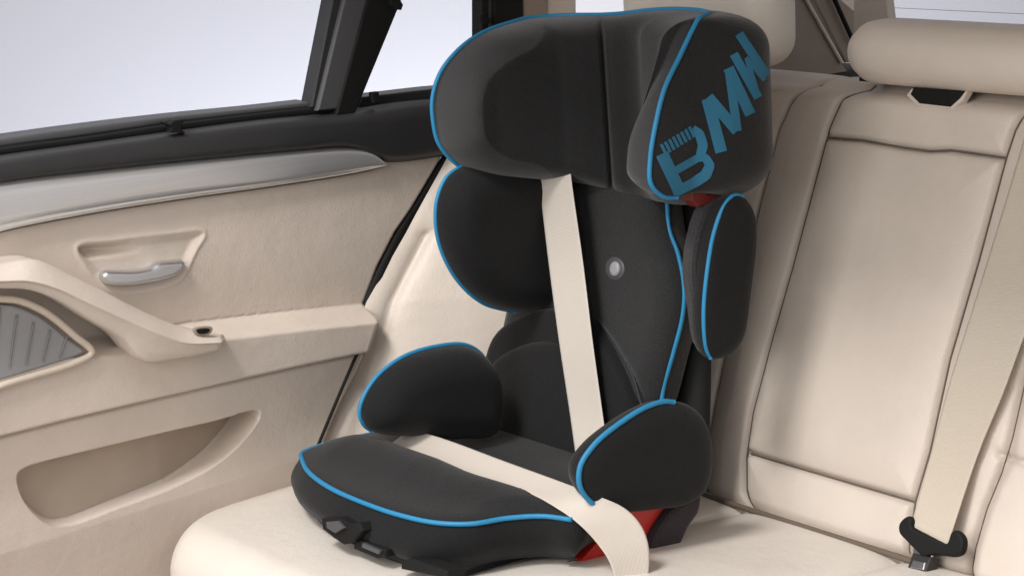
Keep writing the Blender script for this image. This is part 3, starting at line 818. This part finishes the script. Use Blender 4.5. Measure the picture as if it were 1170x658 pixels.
# --- torso side wings
FWL = FX(.262)
twl = [(600, 190), (560, 188), (528, 190), (510, 203), (499, 230), (499, 262), (507, 292), (525, 322), (552, 345), (585, 355), (625, 345), (640, 300), (640, 220)]
OWL = spline(FWL.flat(twl), 160)
w_l = pillow('side_wing', OWL, FWL.to3, .055, .012, .05, .03, FAB, cs, pf=2.2)
piping_px('piping', FWL, [(527, 190), (510, 203), (499, 230), (498.5, 262), (507, 293), (525, 323), (552, 346), (588, 356)], .0, w_l, .0034)
FWR = FX(.68)
twr = [(838, 222), (850, 226), (861, 245), (863, 275), (857, 330), (848, 385), (835, 403), (812, 410), (805, 400), (802, 360), (806, 310), (815, 262), (826, 232)]
OWR = spline(FWR.flat(twr), 160)
w_r = pillow('side_wing', OWR, FWR.to3, .014, .055, .03, .05, FAB, cs)
piping_px('piping', FWR, [(848, 225), (838, 223), (827, 234), (815, 265), (807, 310), (803, 360), (806, 398), (811, 409)], .002, w_r, .0034)
slab('wing_inner', FX(.655), [(830, 222), (808, 235), (795, 270), (790, 310), (795, 350), (803, 395), (812, 400), (820, 300)], .02, FABR, w_r, .008, smooth_n=60)
# --- armrests
FAL = FX(.27)
al = [(412, 474), (414, 458), (430, 432), (460, 409), (497, 397), (530, 395), (548, 404), (562, 428), (566, 465), (556, 495), (520, 500), (470, 497), (432, 495), (417, 487)]
OAL = spline(FAL.flat(al), 160)
a_l = pillow('armrest', OAL, FAL.to3, .055, .012, .05, .03, FAB, cs, pf=2.2)
piping_px('piping', FAL, [(425, 492), (415, 484), (411, 472), (414, 457), (430, 431), (460, 408), (497, 396), (531, 394), (550, 405), (560, 422)], .0, a_l, .0036)
FAR = FX(.72)
ar = [(757, 458), (785, 462), (804, 480), (812, 508), (811, 540), (803, 562), (785, 575), (745, 582), (705, 584), (680, 577), (662, 556), (661, 532), (678, 506), (710, 480), (737, 464)]
OAR = spline(FAR.flat(ar), 160)
a_r = pillow('armrest', OAR, FAR.to3, .016, .055, .04, .05, FAB, cs)
piping_px('piping', FAR, [(768, 459), (757, 458), (737, 464), (710, 480), (678, 506), (661, 532), (661, 556), (679, 577), (704, 584)], .004, a_r, .0040)
# --- booster cushion
ZP = .122
bo = [(.138, -.504), (.148, -.525), (.176, -.541), (.237, -.568), (.328, -.589), (.421, -.595), (.519, -.590), (.590, -.572), (.628, -.541), (.645, -.492), (.675, -.452), (.718, -.433),
      (.722, -.42), (.700, -.385), (.672, -.28), (.64, -.13), (.46, -.09), (.25, -.11), (.18, -.22), (.145, -.36), (.132, -.46)]
BO = spline(bo, 240)
def booster_top(P):
    y = P[:, 1]; x = P[:, 0]
    yr = -.475 + .035 * smooth01((x - .48) / .2)
    front = np.interp(x, [.0, .42, .55, .64, .70], [.030, .028, .019, .007, .002]) * np.exp(-((y - yr) / .06) ** 2) * smooth01((x - .12) / .13)
    rear = -.05 * smooth01((y - yr - .02) / .07) * smooth01((1 - np.abs(x - .45) / .27) * 2)
    d = segdist(P, BO, True)
    return front * smooth01(d / .045) + rear * smooth01(d / .05)
def bwrap(P, h):
    return FZ(ZP).to3(P, h)
seat = pillow('seat_cushion', BO, bwrap, .010, .01, .03, .02, FABM, cs, extra=booster_top, skirt=1, spine=((.32, -.36), (.58, -.33)), nr=40)
# skirt
def skirt():
    c = BO.mean(0); rows = []
    e = np.roll(BO, -1, 0) - np.roll(BO, 1, 0); nn = np.stack([e[:, 1], -e[:, 0]], 1); nn /= np.linalg.norm(nn, axis=1)[:, None]
    if ((BO - c) * nn).sum() < 0: nn = -nn
    for f in np.linspace(0, 1, 14):
        z = ZP - .001 - f * .068
        o_ = .023 * math.sin(min(1, f * 1.15) * PI * .62) - .030 * f ** 4
        lift = .0
        rt = smooth01((BO[:, 0] - .56) / .1)[:, None]
        P = BO + nn * (o_ * (1 - rt) + rt * (.008 * math.sin(f * PI) - .030 * f ** 2)); rows.append(FZ(z).to3(P))
    V = np.stack(rows, 1); V = np.concatenate([V, V[:1]], 0)
    return grid('seat_skirt', V, FAB, cs)
sk = skirt()
tube('piping', FZ(ZP).to3(spline(np.array([bo[-2], bo[-1]] + bo[:12]), 130, False), .002), .0038, BLUE, seat)
# plastic base with latches under the skirt
base_o = spline([(.17, -.50), (.19, -.525), (.26, -.55), (.42, -.565), (.56, -.55), (.61, -.50), (.65, -.43), (.66, -.38), (.66, -.2), (.62, -.12), (.46, -.1), (.28, -.12), (.2, -.2), (.17, -.4)], 160)
cb = BO.mean(0)
base_o = cb + (BO - cb) * .985; base_o[:, 0] = np.minimum(base_o[:, 0], .635 + .2 * (base_o[:, 0] - .635)); base_o[:, 0] = np.minimum(base_o[:, 0], .60 + .1 * (base_o[:, 0] - .60))
base = pillow('seat_base', base_o, FZ(.052).to3, .010, .018, .02, .012, BLKP, cs, nr=12)
FYc = Frame((0, -.588, .04), (1, 0, 0), (0, .1, 1)); FYb = Frame((0, -.632, .04), (1, 0, 0), (0, .1, 1))
lt = slab('front_latch', FYb, [(367, 592), (386, 591), (398, 598), (410, 597), (414, 606), (404, 617), (392, 622), (380, 614), (368, 604)], .018, BLK, cs, .003)
slab('latch_tab', Frame((0, -.638, .04), (1, 0, 0), (0, .1, 1)), [(372, 596), (384, 595), (392, 603), (382, 609), (373, 603)], .01, POSTG, lt, .002)
FYd = Frame((0, -.622, .04), (1, 0, 0), (0, .1, 1))
cl = slab('base_clip', FYd, [(404, 619), (412, 616), (441, 628), (440, 636), (430, 638), (404, 627)], .03, BLK, cs, .003)
slab('clip_tab', Frame((0, -.627, .04), (1, 0, 0), (0, .1, 1)), [(414, 620), (434, 629), (432, 633), (413, 625)], .008, POSTG, cl, .001)
slab('base_clip', Frame((0, -.615, .04), (1, 0, 0), (0, .1, 1)), [(458, 640), (470, 638), (512, 652), (511, 661), (458, 650)], .03, BLK, cs, .003)
tube('strap_tab', FX(.24).to3(FX(.24).flat([(470, 503), (474, 508), (471, 517)])), .006, BLK, cs)
# red shell and grey cover on the right side of the base
FR_ = FX(.685)
slab('side_shell', FR_, [(632, 690), (655, 650), (680, 622), (714, 588), (730, 574), (775, 570), (760, 585), (742, 612), (728, 660), (724, 690), (640, 690)], .03, RED, cs, .004)
FC = FX(.70)
cov = slab('belt_guide_cover', FC, [(746, 616), (757, 596), (770, 580), (790, 568), (802, 566), (800, 585), (788, 603), (778, 628), (770, 665), (742, 665)], .05, BOOT, cs, .008, smooth_n=70)

# =================================================================== SEAT BELTS
belt = thing('seat_belt', 'cream seat belt strapped diagonally across the black child seat and its cushion', 'seat belt', (.4, -.25, .25))
def q(fr, px): return fr.to3(fr.flat(px))
FD = lambda o: Frame((0, -.155 - o, .08), (1, 0, 0), (0, .17, 1))
fd = FD(.062)
edgeband('shoulder_strap', np.vstack([q(FD(.055), [(614, 190)]), q(fd, [(617, 215), (627, 300), (639, 390), (651, 470)]), q(FD(.075), [(660, 535)]), q(FD(.05), [(668, 590)])]),
         np.vstack([q(FD(.055), [(651, 190)]), q(fd, [(654, 215), (666, 300), (677, 390), (688, 470)]), q(FD(.075), [(697, 535)]), q(FD(.05), [(706, 590)])]), .0018, WEB, belt)
# lap strap: from beneath the left armrest over the cushion, then down over the side shell
Lp = [(440, 512), (486, 532), (540, 553), (600, 562), (634, 579), (661, 598), (682, 620), (697, 643), (710, 690)]
Rp = [(470, 490), (512, 503), (574, 526), (640, 550), (682, 566), (713, 580), (731, 598), (741, 624), (738, 690)]
L3 = []; R3 = []
for k, (a, b) in enumerate(zip(Lp, Rp)):
    if k < 5:
        zz = [.146, .146, .146, .144, .141][k]
        L3.append(on(*a, (0, -.35, 1), (.45, -.42, zz))); R3.append(on(*b, (0, -.35, 1), (.45, -.42, zz)))
    else:
        o_ = (.735 + .006 * (k - 5), -.43, .1); nrm = (1, -.40, .35 - .08 * (k - 5))
        L3.append(on(*a, nrm, o_)); R3.append(on(*b, nrm, o_))
print('LAP', np.round(L3, 3).tolist(), np.round(R3, 3).tolist())
edgeband('lap_strap', np.array(L3), np.array(R3), .0020, WEBX, belt, n=90)

belt2 = thing('centre_seat_belt', 'grey-beige seat belt hanging loose over the bench backrest with black tongue', 'seat belt', (1.0, 0, .3))
fq = FB(.022); fq2 = FB(.03)
edgeband('strap', np.vstack([q(fq, [(1185, 108), (1143, 250), (1106, 370), (1086, 434), (1063, 520)]), q(FB(.036), [(1041, 600)])]),
         np.vstack([q(fq, [(1290, 130), (1225, 262), (1172, 380), (1147, 447), (1117, 520)]), q(FB(.036), [(1083, 622)])]), .0018, WEBG, belt2)
ft = FB(.045)
slab('tongue', ft, [(1031, 592), (1038, 589), (1041, 594), (1041, 601), (1052, 609), (1068, 616), (1081, 620), (1086, 608), (1091, 605), (1099, 613), (1100, 622), (1097, 631), (1089, 635), (1075, 634), (1064, 633), (1054, 635), (1044, 627), (1034, 617), (1027, 609), (1026, 600)], .011, BLK, belt2, .004, smooth_n=110)
slab('tongue_plate', FB(.038), [(1045, 622), (1066, 627), (1063, 648), (1040, 644)], .003, STEEL, belt2, .0008)
bk = thing('belt_buckle', 'dark grey buckle in the bench crease below the black belt tongue', 'belt buckle', (.99, -.03, .02))
slab('buckle_housing', FB(.044), [(1042, 631), (1064, 636), (1054, 665), (1032, 660)], .02, BLKP, bk, .004)
slab('release_button', FB(.047), [(1043, 639), (1057, 642), (1055, 651), (1039, 648)], .01, STEEL, bk, .002)
bk2 = thing('belt_buckle', 'black buckle low on the bench cushion right of the child seat', 'belt buckle', (.75, -.2, .05))
slab('buckle_housing', Frame((.74, -.14, .03), (1, 0, 0), (0, .6, 1)), [(816, 647), (842, 655), (838, 680), (808, 672)], .02, BLK, bk2, .004)
slab('release_button', Frame((.74, -.145, .03), (1, 0, 0), (0, .6, 1)), [(750, 655), (764, 653), (768, 664), (750, 668)], .012, RED, bk2, .002)

# =================================================================== SETTING
# floor of the car and studio backdrop
fl = struct(slab('car_floor', FZ(-.34), None, .02, TAUPE, None, .004, raw=[(-.1, -1.6), (1.6, -1.6), (1.6, .5), (-.1, .5)]))
# unseen roof slab, added over the bench to shade the upper backrest
roof = struct(slab('added_roof_shade', FZ(1.16), None, .02, LEAC, None, .005, raw=[(-.05, -.62), (1.6, -.62), (1.6, .9), (-.05, .9)]))
th = np.linspace(math.radians(60), math.radians(215), 60)
V = np.zeros((60, 12, 3))
for i, t in enumerate(th):
    for j, z in enumerate(np.linspace(-1.5, 3.5, 12)): V[i, j] = (.5 + 3.6 * math.cos(t), -.2 + 3.6 * math.sin(t), z)
struct(grid('studio_backdrop', V, BACKM))

# =================================================================== LIGHT
W = bpy.data.worlds.new('World'); S.world = W; W.use_nodes = True
wt = W.node_tree; bg = wt.nodes['Background']
tcw = wt.nodes.new('ShaderNodeTexCoord'); sx = wt.nodes.new('ShaderNodeSeparateXYZ'); rp = wt.nodes.new('ShaderNodeValToRGB')
mpw = wt.nodes.new('ShaderNodeMapRange'); mpw.inputs[1].default_value = -1; mpw.inputs[2].default_value = 1
wt.links.new(tcw.outputs['Generated'], sx.inputs[0]); wt.links.new(sx.outputs['Z'], mpw.inputs[0]); wt.links.new(mpw.outputs[0], rp.inputs['Fac'])
rp.color_ramp.elements[0].position = .35; rp.color_ramp.elements[0].color = (.40, .38, .36, 1)
rp.color_ramp.elements[1].position = .75; rp.color_ramp.elements[1].color = (.95, .93, .95, 1)
wt.links.new(rp.outputs['Color'], bg.inputs['Color']); bg.inputs['Strength'].default_value = .93
def area(name, loc, aim, size, energy, col=(1, 1, 1), sy=None):
    l = bpy.data.lights.new(name, 'AREA'); l.energy = energy; l.size = size; l.color = col
    if sy: l.shape = 'RECTANGLE'; l.size_y = sy
    o = bpy.data.objects.new(name, l); COL.objects.link(o); o.location = loc
    d = Vector(aim) - Vector(loc); o.rotation_euler = d.to_track_quat('-Z', 'Y').to_euler(); return o
area('key_softbox', (1.1, -3.3, 4.6), (.6, -.3, .3), 1.2, 225, (1, .975, .94))
area('front_softbox', (1.7, -4.6, 1.9), (.6, 0, .5), 2.8, 90, (1, .975, .94))
area('backdrop_light', (-1.5, 1.1, -1.0), (-2.9, 1.7, .25), .8, 98, (.97, .97, 1))
area('backdrop_light', (0.8, 1.6, 3.6), (1.2, 3.4, .6), 1.6, 35, (.9, .94, 1))
S.view_settings.view_transform = 'Standard'; S.view_settings.look = 'None'; S.view_settings.exposure = 0; S.view_settings.gamma = 1
S.render.engine = 'CYCLES'; S.cycles.use_denoising = True; S.cycles.max_bounces = 8
